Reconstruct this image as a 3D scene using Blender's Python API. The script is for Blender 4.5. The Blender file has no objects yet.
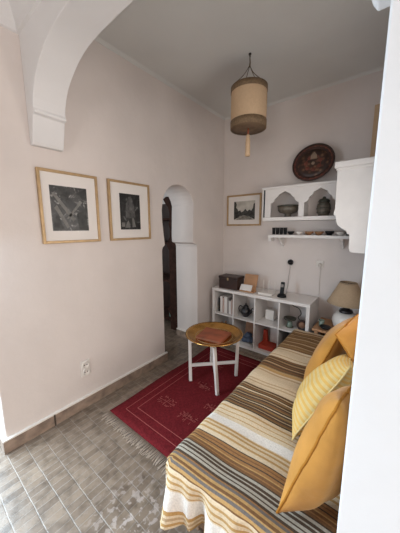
import bpy, bmesh, math, random
from mathutils import Vector, Matrix
C = bpy.context.scene.collection
random.seed(5)
PI = math.pi

# ---------------------------------------------------------------- materials
def mat(name, col, rough=.6, metal=0, noise=0, nscale=8, bump=0, bscale=40, spec=.5, sheen=0, coat=0, trans=0, emit=None):
    m = bpy.data.materials.new(name); m.use_nodes = True
    nt = m.node_tree; b = nt.nodes['Principled BSDF']
    b.inputs['Base Color'].default_value = (*col, 1); b.inputs['Roughness'].default_value = rough
    b.inputs['Metallic'].default_value = metal
    b.inputs['Specular IOR Level'].default_value = spec
    b.inputs['Coat Weight'].default_value = coat
    b.inputs['Sheen Weight'].default_value = sheen
    b.inputs['Transmission Weight'].default_value = trans
    tc = nt.nodes.new('ShaderNodeTexCoord')
    if noise:
        n = nt.nodes.new('ShaderNodeTexNoise'); n.inputs['Scale'].default_value = nscale; n.inputs['Detail'].default_value = 4
        nt.links.new(tc.outputs['Object'], n.inputs['Vector'])
        r = nt.nodes.new('ShaderNodeValToRGB')
        r.color_ramp.elements[0].position = .3; r.color_ramp.elements[1].position = .7
        r.color_ramp.elements[0].color = (*[max(0, c*(1-noise)) for c in col], 1)
        r.color_ramp.elements[1].color = (*[min(1, c*(1+noise)) for c in col], 1)
        nt.links.new(n.outputs['Fac'], r.inputs['Fac']); nt.links.new(r.outputs['Color'], b.inputs['Base Color'])
    if bump:
        n2 = nt.nodes.new('ShaderNodeTexNoise'); n2.inputs['Scale'].default_value = bscale; n2.inputs['Detail'].default_value = 5
        nt.links.new(tc.outputs['Object'], n2.inputs['Vector'])
        bp = nt.nodes.new('ShaderNodeBump'); bp.inputs['Strength'].default_value = bump; bp.inputs['Distance'].default_value = .01
        nt.links.new(n2.outputs['Fac'], bp.inputs['Height']); nt.links.new(bp.outputs['Normal'], b.inputs['Normal'])
    return m

def ramp(nt, fac, stops, interp='LINEAR'):
    r = nt.nodes.new('ShaderNodeValToRGB'); cr = r.color_ramp; cr.interpolation = interp
    while len(cr.elements) < len(stops): cr.elements.new(.5)
    for e, (p, c) in zip(cr.elements, stops): e.position = p; e.color = (*c, 1)
    nt.links.new(fac, r.inputs['Fac']); return r.outputs['Color']

def floor_mat():
    m = bpy.data.materials.new('glazed_terracotta_tiles'); m.use_nodes = True
    nt = m.node_tree; N = nt.nodes; L = nt.links; b = N['Principled BSDF']
    tc = N.new('ShaderNodeTexCoord'); mp = N.new('ShaderNodeMapping'); L.new(tc.outputs['Object'], mp.inputs['Vector'])
    nz = N.new('ShaderNodeTexNoise'); nz.inputs['Scale'].default_value = 9; L.new(tc.outputs['Object'], nz.inputs['Vector'])
    ad = N.new('ShaderNodeMixRGB'); ad.blend_type = 'LINEAR_LIGHT'; ad.inputs['Fac'].default_value = .0035
    L.new(mp.outputs['Vector'], ad.inputs['Color1']); L.new(nz.outputs['Color'], ad.inputs['Color2'])
    br = N.new('ShaderNodeTexBrick'); br.inputs['Scale'].default_value = 1
    br.inputs['Brick Width'].default_value = .048; br.inputs['Row Height'].default_value = .105
    br.inputs['Mortar Size'].default_value = .0035; br.inputs['Mortar Smooth'].default_value = .6
    br.inputs['Color1'].default_value = (.150, .106, .076, 1); br.inputs['Color2'].default_value = (.225, .165, .120, 1)
    br.inputs['Mortar'].default_value = (.235, .19, .155, 1)
    L.new(ad.outputs['Color'], br.inputs['Vector'])
    n1 = N.new('ShaderNodeTexNoise'); n1.inputs['Scale'].default_value = 14; n1.inputs['Detail'].default_value = 6
    L.new(tc.outputs['Object'], n1.inputs['Vector'])
    c1 = ramp(nt, n1.outputs['Fac'], [(.3, (.50, .47, .44)), (.55, (1, 1, 1)), (.75, (1.0, .96, .9))])
    mu = N.new('ShaderNodeMixRGB'); mu.blend_type = 'MULTIPLY'; mu.inputs['Fac'].default_value = .9
    L.new(br.outputs['Color'], mu.inputs['Color1']); L.new(c1, mu.inputs['Color2'])
    # worn, chipped glaze patches where people walk through the arch
    n2 = N.new('ShaderNodeTexNoise'); n2.inputs['Scale'].default_value = 26; n2.inputs['Detail'].default_value = 3
    L.new(tc.outputs['Object'], n2.inputs['Vector'])
    gr = N.new('ShaderNodeTexGradient'); gr.gradient_type = 'SPHERICAL'
    mp2 = N.new('ShaderNodeMapping'); mp2.inputs['Location'].default_value = (-1.05*3.2, -.62*3.2, 0); mp2.inputs['Scale'].default_value = (3.2, 3.2, 3.2)
    L.new(tc.outputs['Object'], mp2.inputs['Vector']); L.new(mp2.outputs['Vector'], gr.inputs['Vector'])
    ml = N.new('ShaderNodeMath'); ml.operation = 'MULTIPLY'
    pf = ramp(nt, n2.outputs['Fac'], [(.54, (0, 0, 0)), (.60, (1, 1, 1))])
    L.new(pf, ml.inputs[0]); L.new(gr.outputs['Fac'], ml.inputs[1])
    m2 = N.new('ShaderNodeMath'); m2.operation = 'MULTIPLY'; m2.inputs[1].default_value = 1.1; m2.use_clamp = True
    L.new(ml.outputs[0], m2.inputs[0])
    mx = N.new('ShaderNodeMixRGB'); mx.inputs['Color2'].default_value = (.38, .31, .27, 1)
    L.new(m2.outputs[0], mx.inputs['Fac']); L.new(mu.outputs['Color'], mx.inputs['Color1'])
    L.new(mx.outputs['Color'], b.inputs['Base Color'])
    n3 = N.new('ShaderNodeTexNoise'); n3.inputs['Scale'].default_value = 22; L.new(tc.outputs['Object'], n3.inputs['Vector'])
    mr = N.new('ShaderNodeMapRange'); mr.inputs['To Min'].default_value = .22; mr.inputs['To Max'].default_value = .5
    L.new(n3.outputs['Fac'], mr.inputs['Value']); L.new(mr.outputs['Result'], b.inputs['Roughness'])
    sb = N.new('ShaderNodeMath'); sb.operation = 'SUBTRACT'; L.new(n3.outputs['Fac'], sb.inputs[0]); L.new(br.outputs['Fac'], sb.inputs[1])
    bp = N.new('ShaderNodeBump'); bp.inputs['Strength'].default_value = .28; bp.inputs['Distance'].default_value = .004
    L.new(sb.outputs[0], bp.inputs['Height']); L.new(bp.outputs['Normal'], b.inputs['Normal'])
    return m

def photo_mat(name, seed, dark, light, scale, bias):
    m = bpy.data.materials.new(name); m.use_nodes = True; nt = m.node_tree; N = nt.nodes; L = nt.links
    b = N['Principled BSDF']; b.inputs['Roughness'].default_value = .35
    tc = N.new('ShaderNodeTexCoord'); mp = N.new('ShaderNodeMapping'); mp.inputs['Location'].default_value = (seed, seed*2, seed)
    L.new(tc.outputs['Object'], mp.inputs['Vector'])
    n = N.new('ShaderNodeTexNoise'); n.inputs['Scale'].default_value = scale; n.inputs['Detail'].default_value = 6; n.inputs['Distortion'].default_value = 1.2
    L.new(mp.outputs['Vector'], n.inputs['Vector'])
    L.new(ramp(nt, n.outputs['Fac'], [(bias-.07, dark), (bias+.06, [d*.55+l*.12 for d, l in zip(dark, light)]), (bias+.14, light)]), b.inputs['Base Color'])
    return m

def mosaic_mat():
    m = bpy.data.materials.new('inlaid_plate_pattern'); m.use_nodes = True; nt = m.node_tree; N = nt.nodes; L = nt.links
    b = N['Principled BSDF']; b.inputs['Roughness'].default_value = .4
    tc = N.new('ShaderNodeTexCoord')
    v = N.new('ShaderNodeTexVoronoi'); v.inputs['Scale'].default_value = 22; L.new(tc.outputs['Object'], v.inputs['Vector'])
    L.new(ramp(nt, v.outputs['Distance'], [(.0, (.22, .13, .075)), (.3, (.10, .045, .025)), (.55, (.03, .014, .01))]), b.inputs['Base Color'])
    return m

M = dict(
 wall=mat('white_plaster', (.66, .60, .57), .85, noise=.03, nscale=3, bump=.25, bscale=14, spec=.2),
 ceil=mat('ceiling_plaster', (.60, .60, .585), .9, noise=.03, nscale=2, bump=.15, bscale=10, spec=.2),
 arch=mat('arch_plaster', (.70, .69, .69), .85, noise=.02, nscale=4, bump=.2, bscale=14, spec=.2),
 floor=floor_mat(),
 skirt=mat('baseboard_tile', (.27, .20, .155), .4, noise=.35, nscale=14, bump=.2, bscale=20),
 cream=mat('baseboard_lip', (.72, .67, .62), .7),
 gold=mat('gilt_frame', (.43, .29, .15), .42, noise=.15, nscale=20, metal=.35),
 mattw=mat('picture_mat', (.72, .68, .65), .8, spec=.2),
 ph1=photo_mat('photo_tree', 3.1, (.012, .011, .011), (.30, .29, .28), 20, .52),
 ph2=photo_mat('photo_figure', 7.7, (.010, .009, .009), (.16, .155, .15), 11, .55),
 ph3=mat('photo_sky', (.42, .40, .36), .5, noise=.35, nscale=9),
 ph3d=mat('photo_trees_dark', (.03, .03, .028), .5, noise=.8, nscale=30),
 ph3g=mat('photo_ground', (.16, .15, .13), .5, noise=.7, nscale=25),
 phw=mat('photo_pale', (.14, .135, .125), .5, noise=.3, nscale=30),
 phg=mat('photo_grey', (.07, .068, .066), .5, noise=.6, nscale=30),
 white=mat('white_lacquer', (.70, .665, .64), .4, noise=.02),
 whitew=mat('white_painted_wood', (.72, .69, .67), .55, noise=.03, nscale=10, bump=.1, bscale=20),
 tablew=mat('white_table_legs', (.70, .64, .60), .5, noise=.04),
 red=mat('red_rug', (.128, .012, .015), .95, noise=.22, nscale=60, bump=.5, bscale=150, spec=.1),
 rugline=mat('rug_pattern_thread', (.34, .09, .08), .95, spec=.1),
 rugpat=mat('rug_pattern_worn', (.29, .075, .065), .95, noise=.3, nscale=90, spec=.1),
 fringe=mat('rug_fringe', (.38, .30, .24), .95, spec=.1),
 brass=mat('tray_brass', (.58, .33, .10), .22, noise=.2, nscale=12, metal=1, bump=.04, bscale=60),
 leather=mat('red_brown_leather', (.25, .062, .025), .55, noise=.35, nscale=10),
 tan=mat('tan_wood', (.40, .21, .105), .6, noise=.15, nscale=8),
 darkwood=mat('dark_wood', (.030, .012, .008), .45, noise=.35, nscale=9, bump=.1),
 doorwood=mat('carved_dark_wood', (.040, .018, .013), .8, noise=.4, nscale=12, bump=.3, bscale=30, spec=.1),
 black=mat('black_plastic', (.008, .008, .009), .5, spec=.2),
 iron=mat('dark_metal', (.035, .033, .035), .3, noise=.4, nscale=20, metal=.6),
 shade=mat('khaki_lampshade', (.40, .29, .19), .9, noise=.06, nscale=60, spec=.1),
 ceramic=mat('white_ceramic', (.70, .66, .62), .25),
 lant=mat('beige_lantern_fabric', (.55, .39, .25), .9, noise=.04, nscale=60, spec=.1),
 lantb=mat('bronze_braid', (.165, .105, .055), .7, noise=.35, nscale=70, bump=.3, bscale=120),
 lantu=mat('lantern_underside', (.13, .08, .045), .8, noise=.2, nscale=20),
 cord=mat('bronze_cord', (.12, .085, .05), .8),
 ochre=mat('ochre_velvet', (.48, .22, .045), .85, noise=.14, nscale=7, bump=.35, bscale=22, spec=.15, sheen=.15),
 ochred=mat('ochre_piping', (.36, .145, .022), .85, noise=.1, nscale=40, spec=.1),
 yel=mat('pale_yellow_cotton', (.64, .38, .105), .9, noise=.06, nscale=20, spec=.1),
 yelc=mat('cream_weave', (.62, .45, .20), .95, noise=.06, nscale=50, spec=.1),
 green=mat('green_glazed', (.045, .045, .033), .3, noise=.4, nscale=30),
 grey=mat('grey_green_glaze', (.11, .092, .07), .4, noise=.35, nscale=30),
 amber=mat('amber_bowl', (.26, .13, .06), .35, noise=.2, nscale=20),
 glassg=mat('pale_green_glass', (.16, .21, .17), .15, noise=.1),
 orange=mat('orange_red_card', (.42, .045, .02), .6),
 paper=mat('paper_white', (.68, .64, .61), .8, noise=.05),
 pink=mat('pinkish_spine', (.52, .36, .31), .7),
 greysp=mat('grey_spine', (.26, .23, .22), .7),
 blue=mat('faded_blue', (.06, .085, .14), .7, noise=.3),
 brownc=mat('brown_card', (.26, .13, .075), .7, noise=.2),
 mattress=mat('mattress_fabric', (.55, .50, .44), .9),
 daybed=mat('daybed_wood', (.20, .12, .07), .6, noise=.2),
 mosaic=mosaic_mat(),
 platerim=mat('plate_dark_rim', (.035, .014, .010), .4, noise=.4, nscale=30),
 inlayp=mat('pale_inlay', (.24, .17, .12), .4, noise=.2),
 inlayr=mat('red_inlay', (.13, .035, .022), .4, noise=.3),
 slot=mat('painted_slot_shade', (.03, .035, .045), .8),  # dark colour stands in for the shade inside the cupboard slot
 stain=mat('baseboard_scuff', (.06, .045, .035), .9),
 socket=mat('socket_plastic', (.68, .64, .60), .35),
 cable=mat('white_cable', (.60, .56, .52), .5),
 glass=mat('window_pane', (.9, .95, 1), .02, trans=1),
)
# throw colours
TC = dict(
 cream=(.60, .47, .32), white=(.68, .62, .56), gold=(.42, .25, .10), orange=(.29, .145, .06), brown=(.175, .088, .040),
 tan=(.42, .29, .17), dk=(.075, .050, .034), grey=(.38, .34, .28), steel=(.15, .125, .11), olive=(.24, .145, .065))
TM = {k: mat('woven_'+k, v, .95, noise=.12, nscale=120, bump=.35, bscale=160, spec=.1) for k, v in TC.items()}

# ---------------------------------------------------------------- mesh helpers
def box(bm, x0, x1, y0, y1, z0, z1, mi=0):
    vs = [bm.verts.new((x, y, z)) for z in (z0, z1) for x, y in ((x0, y0), (x1, y0), (x1, y1), (x0, y1))]
    for f in ((3, 2, 1, 0), (4, 5, 6, 7), (0, 1, 5, 4), (1, 2, 6, 5), (2, 3, 7, 6), (3, 0, 4, 7)):
        fc = bm.faces.new([vs[i] for i in f]); fc.material_index = mi

def prism(bm, pts, ax, a, b, mi=0):
    """pts outline in the plane across axis ax; extruded from a to b"""
    def P(p, t):
        return {'x': (t, p[0], p[1]), 'y': (p[0], t, p[1]), 'z': (p[0], p[1], t)}[ax]
    A = [bm.verts.new(P(p, a)) for p in pts]; B = [bm.verts.new(P(p, b)) for p in pts]
    n = len(pts)
    fs = [bm.faces.new(A), bm.faces.new(B[::-1])]
    for i in range(n):
        fs.append(bm.faces.new((A[i], B[i], B[(i+1) % n], A[(i+1) % n])))
    for f in fs: f.material_index = mi

def lathe(bm, prof, c, seg=32, axis=Vector((0, 0, 1)), mi=0, caps=True):
    """prof: list of (r, h) along the axis"""
    q = Vector((0, 0, 1)).rotation_difference(axis.normalized()); c = Vector(c); rings = []
    for r, h in prof:
        rings.append([bm.verts.new(c + q @ Vector((r*math.cos(2*PI*i/seg), r*math.sin(2*PI*i/seg), h))) for i in range(seg)])
    for a, b in zip(rings, rings[1:]):
        for i in range(seg):
            f = bm.faces.new((a[i], a[(i+1) % seg], b[(i+1) % seg], b[i])); f.smooth = True; f.material_index = mi
    if caps:
        if prof[0][0] > 1e-4: bm.faces.new(rings[0][::-1]).material_index = mi
        if prof[-1][0] > 1e-4: bm.faces.new(rings[-1]).material_index = mi

def tube(bm, pts, r, seg=8, closed=False, mi=0):
    pts = [Vector(p) for p in pts]; n = len(pts); rings = []
    for i, p in enumerate(pts):
        if closed: d = pts[(i+1) % n] - pts[i-1]
        else: d = pts[min(i+1, n-1)] - pts[max(i-1, 0)]
        d.normalize(); u = d.orthogonal().normalized() if i == 0 else (u - d*u.dot(d)).normalized()
        v = d.cross(u); rr = r[i] if isinstance(r, (list, tuple)) else r
        rings.append([bm.verts.new(p + (u*math.cos(2*PI*k/seg) + v*math.sin(2*PI*k/seg))*rr) for k in range(seg)])
    m = n if closed else n-1
    for i in range(m):
        a, b = rings[i], rings[(i+1) % n]
        for k in range(seg):
            f = bm.faces.new((a[k], a[(k+1) % seg], b[(k+1) % seg], b[k])); f.smooth = True; f.material_index = mi
    if not closed: bm.faces.new(rings[0][::-1]); bm.faces.new(rings[-1])

def bar(bm, p, q, w, d, up=Vector((0, 0, 1))):
    """rectangular stick from p to q"""
    p, q = Vector(p), Vector(q); z = (q-p).normalized()
    x = up.cross(z)
    if x.length < 1e-3: x = Vector((1, 0, 0))
    x.normalize(); y = z.cross(x)
    vs = [bm.verts.new(o + x*sx*w/2 + y*sy*d/2) for o in (p, q) for sx, sy in ((-1, -1), (1, -1), (1, 1), (-1, 1))]
    for f in ((3, 2, 1, 0), (4, 5, 6, 7), (0, 1, 5, 4), (1, 2, 6, 5), (2, 3, 7, 6), (3, 0, 4, 7)): bm.faces.new([vs[i] for i in f])

def smooth_path(pts, n=6):
    pts = [Vector(p) for p in pts]; out = []
    for i in range(len(pts)-1):
        p0, p1, p2, p3 = pts[max(i-1, 0)], pts[i], pts[i+1], pts[min(i+2, len(pts)-1)]
        for k in range(n):
            t = k/n
            out.append(.5*((2*p1)+(-p0+p2)*t+(2*p0-5*p1+4*p2-p3)*t*t+(-p0+3*p1-3*p2+p3)*t**3))
    out.append(pts[-1]); return out

def make(name, bm, mats, parent=None, loc=None, bevel=0, kind=None, label=None, recalc=True):
    if isinstance(bm, type(lambda: 0)):
        f = bm; bm = bmesh.new(); f(bm)
    if recalc: bmesh.ops.recalc_face_normals(bm, faces=bm.faces)
    if parent is not None: off = Vector(parent.get('_w', (0, 0, 0)))
    else:
        if loc is None:
            xs = [v.co for v in bm.verts]
            lo = [min(c[i] for c in xs) for i in range(3)]; hi = [max(c[i] for c in xs) for i in range(3)]
            loc = ((lo[0]+hi[0])/2, (lo[1]+hi[1])/2, lo[2])
        off = Vector(loc)
    bmesh.ops.translate(bm, verts=bm.verts, vec=-off)
    me = bpy.data.meshes.new(name); bm.to_mesh(me); bm.free()
    for m_ in (mats if isinstance(mats, (list, tuple)) else [mats]): me.materials.append(m_)
    o = bpy.data.objects.new(name, me); C.objects.link(o)
    if parent is not None:
        o.parent = parent; o['_w'] = tuple(off)
    else:
        o.location = off; o['_w'] = tuple(off)
    if bevel:
        b = o.modifiers.new('bevel', 'BEVEL'); b.width = bevel; b.segments = 2; b.limit_method = 'ANGLE'
    if kind: o['kind'] = kind
    if label: o['label'] = label
    return o

def thing(name, label, cat, loc, group=None):
    o = bpy.data.objects.new(name, None); o.empty_display_size = .05; C.objects.link(o); o.location = loc; o['_w'] = tuple(loc)
    return tag(o, label, cat, group)
def tag(o, label, cat, group=None):
    o['label'] = label; o['category'] = cat
    if group: o['group'] = group
    return o
def clone(src, loc, rz=0, label=None, scale=1):
    r = src.copy(); C.objects.link(r); r.location = loc; r.rotation_euler = (0, 0, rz); r.scale = (scale,)*3
    if label: r['label'] = label
    r['_w'] = tuple(loc)
    for ch in list(src.children):
        c = ch.copy(); C.objects.link(c); c.parent = r
    return r
def struct(name, bm, m, bevel=0, loc=(0, 0, 0), parent=None):
    return make(name, bm, m, parent=parent, loc=loc, bevel=bevel, kind='structure')
def B(*a):
    def f(bm): box(bm, *a)
    return f
def boxes(*L_):
    def f(bm):
        for a in L_: box(bm, *a)
    return f

# ================================================================= SETTING
HC = 3.03; XR = 2.0; YB = 3.08; YA0, YA1 = .672, .87
struct('floor', B(-2.7, 5.2, -5.2, 4.1, -.12, 0), M['floor'])
struct('ceiling', B(-2.7, 5.2, -5.2, 4.1, HC, HC+.12), M['ceil'])
# left wall with the arched passage
def wl(bm):
    yk0, yk1, yu0, yu1 = 1.850, 2.458, 1.895, 2.378
    pts = [(.33, 0), (yk0, 0), (yk0, 1.30), (yk0+.012, 1.335), (yu0, 1.36), (yu0-.012, 1.45), (yu0-.03, 1.62), (yu0-.032, 1.74)]
    c, r = (yu0+yu1)/2, (yu1-yu0)/2+.012
    for k in range(1, 14):
        a = PI - PI*k/14
        pts.append((c + (r+.012)*math.cos(a), 1.76 + .275*math.sin(a)**.9))
    pts += [(yu1+.012, 1.74), (yu1+.008, 1.62), (yu1, 1.45), (yu1+.005, 1.36), (yk1-.012, 1.335), (yk1, 1.30), (yk1, 0), (YB+.1, 0), (YB+.1, HC), (.33, HC)]
    prism(bm, pts, 'x', -.38, 0)
struct('wall_left', wl, M['wall'], bevel=.006)
struct('wall_back', B(0, XR+.2, YB, YB+.15, 0, HC), M['wall'])
struct('wall_right', B(XR, XR+.15, YA1, YB, 0, HC), M['wall'])
# arch wall with its corbels, lintel and the right hand pier
half = [(.040, 2.105), (.052, 2.125), (.066, 2.17), (.082, 2.22), (.094, 2.262), (.100, 2.276), (.126, 2.284), (.129, 2.298), (.117, 2.310),
        (.118, 2.335), (.128, 2.37), (.145, 2.402), (.165, 2.432), (.20, 2.472), (.26, 2.515), (.345, 2.562), (.44, 2.594), (.545, 2.612), (.65, 2.619), (.80, 2.623), (.9735, 2.624)]
half = half[:10] + [(p.x, p.y) for p in smooth_path([(x, z, 0) for x, z in half[10:]], 5)]
def aw(bm):
    pts = [(0.0, 2.105)] + half + [(1.947-x, z) for x, z in half[-2::-1]] + [(1.947, 2.105), (1.947, 0), (3.0, 0), (3.0, HC), (0, HC)]
    prism(bm, pts, 'y', YA0, YA1)
struct('wall_arch', aw, M['arch'], bevel=.005)
# crown mouldings
def crown(bm, path, prof):
    """path: list of xy corner points with inward normals; prof (offset, drop)"""
    rings = []
    n = len(path)
    for i, p in enumerate(path):
        p = Vector(p)
        ds = []
        if i > 0: ds.append((p-Vector(path[i-1])).normalized())
        if i < n-1: ds.append((Vector(path[i+1])-p).normalized())
        ns = [Vector((d.y, -d.x)) for d in ds]
        m_ = sum(ns, Vector((0, 0)))
        m_ = m_/m_.length; k = 1/m_.dot(ns[0])
        rings.append([bm.verts.new((p.x+m_.x*k*o, p.y+m_.y*k*o, HC-d)) for o, d in prof])
    for a, b in zip(rings, rings[1:]):
        for j in range(len(prof)-1): bm.faces.new((a[j], a[j+1], b[j+1], b[j]))
cv = [(0, .022), (.006, .020), (.010, .012), (.020, .005), (.028, 0), (0, 0)]
struct('trim_1', lambda bm: crown(bm, [(0, YA1), (0, YB), (XR, YB), (XR, YA1)], cv), M['ceil'])
cv2 = [(0, .265), (.014, .258), (.018, .215), (.05, .13), (.075, .115), (.08, .09), (.13, .05), (.16, .04), (.165, 0), (0, 0)]
struct('trim_2', lambda bm: crown(bm, [(0, .33), (0, YA0), (3.0, YA0)], cv2), M['arch'])
# baseboards: brown tile with a pale plaster lip on top
def bb(name, *bx):
    o = struct(name, boxes(*[(a, b, c, d, 0, .090) for a, b, c, d in bx]), M['skirt'])
    o2 = make('plaster_lip', boxes(*[(a-(.0 if True else 0), b, c, d, .090, .102) for a, b, c, d in bx]), M['cream'], parent=o)
    return o
bl = bb('baseboard_left', (0, .022, .33, 1.870), (-.38, .022, .308, .33))
make('scuff_mark', B(.0221, .0235, .628, .640, .0, .095), M['stain'], parent=bl)
bb('baseboard_right', (0, .022, 2.436, YB), (-.38, 0, 2.436, 2.4575))
bb('baseboard_back', (.022, XR, YB-.022, YB))
# passage floor room beyond
struct('wall_far_west', B(-2.7, -2.55, .45, 4.1, 0, HC), M['wall'])
struct('wall_far_north', B(-2.55, -.38, 3.2, 3.35, 0, HC), M['wall'])
struct('wall_far_south', B(-2.55, -.38, .35, .50, 0, HC), M['wall'])
# near room shell: glazed garden door on the left, wide unseen window added behind the viewer for brightness
struct('wall_near_left', boxes((-.42, 0, -5.0, -1.10, 0, HC), (-.42, 0, -1.10, .33, 2.25, HC)), M['wall'])
struct('wall_near_right', B(5.0, 5.15, -5.0, .87, 0, HC), M['wall'])
struct('wall_near_pier_end', B(3.0, 5.0, YA0, YA1, 0, HC), M['wall'])
struct('wall_near_front', boxes((0, 2.3, -5.1, -4.95, 0, HC), (4.94, 5.0, -5.1, -4.95, 0, HC), (2.3, 4.94, -5.1, -4.95, 0, .3), (2.3, 4.94, -5.1, -4.95, 2.2, HC)), M['wall'])
def wframe(bm):
    for x in (2.3, 3.16, 4.02, 4.88): box(bm, x, x+.06, -5.06, -5.0, .3, 2.2)
    box(bm, 2.3, 4.94, -5.06, -5.0, .3, .36); box(bm, 2.3, 4.94, -5.06, -5.0, 2.14, 2.2)
struct('added_window_1', wframe, M['whitew'])  # unseen frame, added along with the light behind the viewer
def dframe(bm):
    for y in (-1.10, -.42, .27): box(bm, -.40, -.34, y, y+.06, 0, 2.25)
    for z in (0, 2.19): box(bm, -.40, -.34, -1.10, .33, z, z+.06)
struct('door_1', dframe, M['whitew'])

def dwin(bm):
    for y in (1.22, 1.735, 2.25): box(bm, 1.972, 1.999, y, y+.03, 1.12, 1.98)
    box(bm, 1.972, 1.999, 1.22, 2.28, 1.12, 1.15); box(bm, 1.972, 1.999, 1.22, 2.28, 1.95, 1.98)
struct('added_window_2', dwin, M['whitew'])  # unseen frame on the solid wall, added to go with the daybed fill

# ================================================================= PICTURES
def picture(label, plane, a0, a1, z0, z1, p0, p1, q0, q1, pm, cat='picture', fw=.020, grp=None):
    """plane 'L' on the left wall (a = y), 'B' on the back wall (a = x)"""
    if plane == 'L': base = (.001, (a0+a1)/2, z0)
    else: base = ((a0+a1)/2, YB-.001, z0)
    def bx(bm, d0, d1, u0, u1, w0, w1):
        if plane == 'L': box(bm, d0, d1, u0, u1, w0, w1)
        else: box(bm, u0, u1, YB-d1, YB-d0, w0, w1)
    t = thing('framed_picture', label, cat, base, grp)
    def fr(bm):
        bx(bm, .001, .026, a0, a0+fw, z0, z1); bx(bm, .001, .026, a1-fw, a1, z0, z1)
        bx(bm, .001, .026, a0+fw, a1-fw, z0, z0+fw); bx(bm, .001, .026, a0+fw, a1-fw, z1-fw, z1)
    make('frame', fr, M['gold'], t, bevel=.003)
    make('mount', lambda bm: bx(bm, .001, .014, a0+fw, a1-fw, z0+fw, z1-fw), M['mattw'], t)
    ph = make('photograph', lambda bm: bx(bm, .014, .0155, p0, p1, q0, q1), pm, t)
    return t, ph
t1, ph = picture('larger gilt framed black and white photo nearer the archway on left wall', 'L', .683, 1.125, 1.437, 1.968, .757, 1.030, 1.530, 1.860, M['ph1'])
def shp(bm, polys, d=.0156):
    for p in polys: prism(bm, p, 'x', d, d+.0006)
make('branches', lambda bm: shp(bm, [[(.77, 1.80), (.79, 1.81), (.93, 1.62), (.91, 1.60)], [(.86, 1.62), (.875, 1.62), (.99, 1.75), (.975, 1.765)],
     [(.78, 1.70), (.80, 1.72), (.88, 1.56), (.86, 1.55)]]), M['phw'], ph)
make('dark_foliage', lambda bm: shp(bm, [[(.80, 1.85), (.90, 1.85), (.88, 1.74), (.83, 1.78)], [(.94, 1.66), (1.02, 1.70), (1.02, 1.54), (.95, 1.54)], [(.765, 1.60), (.80, 1.66), (.84, 1.54), (.77, 1.54)]]), M['ph3d'], ph)
t2, ph = picture('smaller gilt framed dark photo of a figure, nearer the arched passage', 'L', 1.222, 1.678, 1.437, 1.970, 1.333, 1.557, 1.535, 1.862, M['ph2'])
make('grey_figure', lambda bm: shp(bm, [[(1.41, 1.80), (1.43, 1.835), (1.46, 1.835), (1.475, 1.80), (1.49, 1.74), (1.50, 1.64), (1.39, 1.64), (1.395, 1.74)]]), M['phg'], ph)
make('pale_cloth', lambda bm: shp(bm, [[(1.40, 1.60), (1.42, 1.62), (1.44, 1.555), (1.38, 1.55)], [(1.46, 1.64), (1.475, 1.65), (1.50, 1.56), (1.46, 1.555)], [(1.345, 1.60), (1.38, 1.60), (1.38, 1.56), (1.345, 1.56)]]), M['phw'], ph)
t3, ph = picture('small gilt framed landscape photograph on back wall beside the niche shelf', 'B', .069, .590, 1.573, 1.993, .182, .502, 1.652, 1.905, M['ph3'], fw=.022)
def fx(bm, polys, d=YB-.0156):
    for p in polys: prism(bm, p, 'y', d, d-.0008)
make('dark_trees', lambda bm: fx(bm, [[(.183, 1.66), (.183, 1.90), (.21, 1.90), (.225, 1.86), (.215, 1.82), (.24, 1.80), (.25, 1.77), (.28, 1.785), (.30, 1.755), (.33, 1.77), (.36, 1.80), (.39, 1.765), (.42, 1.79), (.45, 1.77), (.475, 1.81), (.48, 1.86), (.501, 1.87), (.501, 1.66), (.42, 1.69), (.35, 1.715), (.27, 1.69)]]), M['ph3d'], ph)
make('pale_ground', lambda bm: fx(bm, [[(.22, 1.655), (.27, 1.70), (.33, 1.715), (.42, 1.70), (.47, 1.655)]], YB-.0166), M['ph3g'], ph)
picture_edge = thing('wooden_board', 'tan wooden board standing above the side cabinet, half hidden by the pier', 'board', (1.87, 3.05, 2.107))
make('panel', B(1.765, 1.99, 3.045, 3.070, 2.107, 2.68), M['tan'], picture_edge)
make('edging', boxes((1.728, 1.765, 3.040, 3.075, 2.107, 2.70), (1.765, 1.99, 3.040, 3.075, 2.68, 2.70)), M['lant'], picture_edge)

# ================================================================= LANTERN
LX, LY = .868, 2.13
t = thing('hanging_lantern', 'beige cloth drum lantern with bronze bands hanging from the ceiling', 'lantern', (LX, LY, 2.43))
R_ = .156
def dr(bm): lathe(bm, [(R_-.002, 2.44), (R_, 2.45), (R_+.001, 2.62), (R_, 2.74), (R_-.002, 2.75), (R_-.005, 2.74), (R_-.005, 2.45)], (LX, LY, 0), 48, caps=False)
make('drum_shade', dr, M['lant'], t)
make('lower_band', lambda bm: lathe(bm, [(R_-.006, 2.425), (R_+.003, 2.425), (R_+.004, 2.485), (R_, 2.487)], (LX, LY, 0), 48, caps=False), M['lantb'], t)
make('upper_band', lambda bm: lathe(bm, [(R_, 2.715), (R_+.004, 2.717), (R_+.003, 2.762), (R_-.006, 2.762), (R_-.006, 2.72)], (LX, LY, 0), 48, caps=False), M['lantb'], t)
make('underside_disc', lambda bm: lathe(bm, [(.0001, 2.432), (.05, 2.430), (.055, 2.428), (R_-.006, 2.428), (R_-.006, 2.440), (.0001, 2.440)], (LX, LY, 0), 48, caps=False), M['lantu'], t)
for k in range(4):
    a = PI/4+PI/2*k+.3
    make('hanging_cord', lambda bm: tube(bm, smooth_path([(LX+(R_-.003)*math.cos(a), LY+(R_-.003)*math.sin(a), 2.762), (LX+.06*math.cos(a), LY+.06*math.sin(a), 2.85), (LX+.006*math.cos(a), LY+.006*math.sin(a), 2.93)], 5), .0028, 6), M['cord'], t)
make('suspension_rope', lambda bm: (tube(bm, [(LX, LY, 2.925), (LX+.003, LY, 2.96), (LX, LY, 3.0), (LX, LY, 3.028)], [.007, .006, .005, .005], 8)), M['cord'], t)
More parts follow.
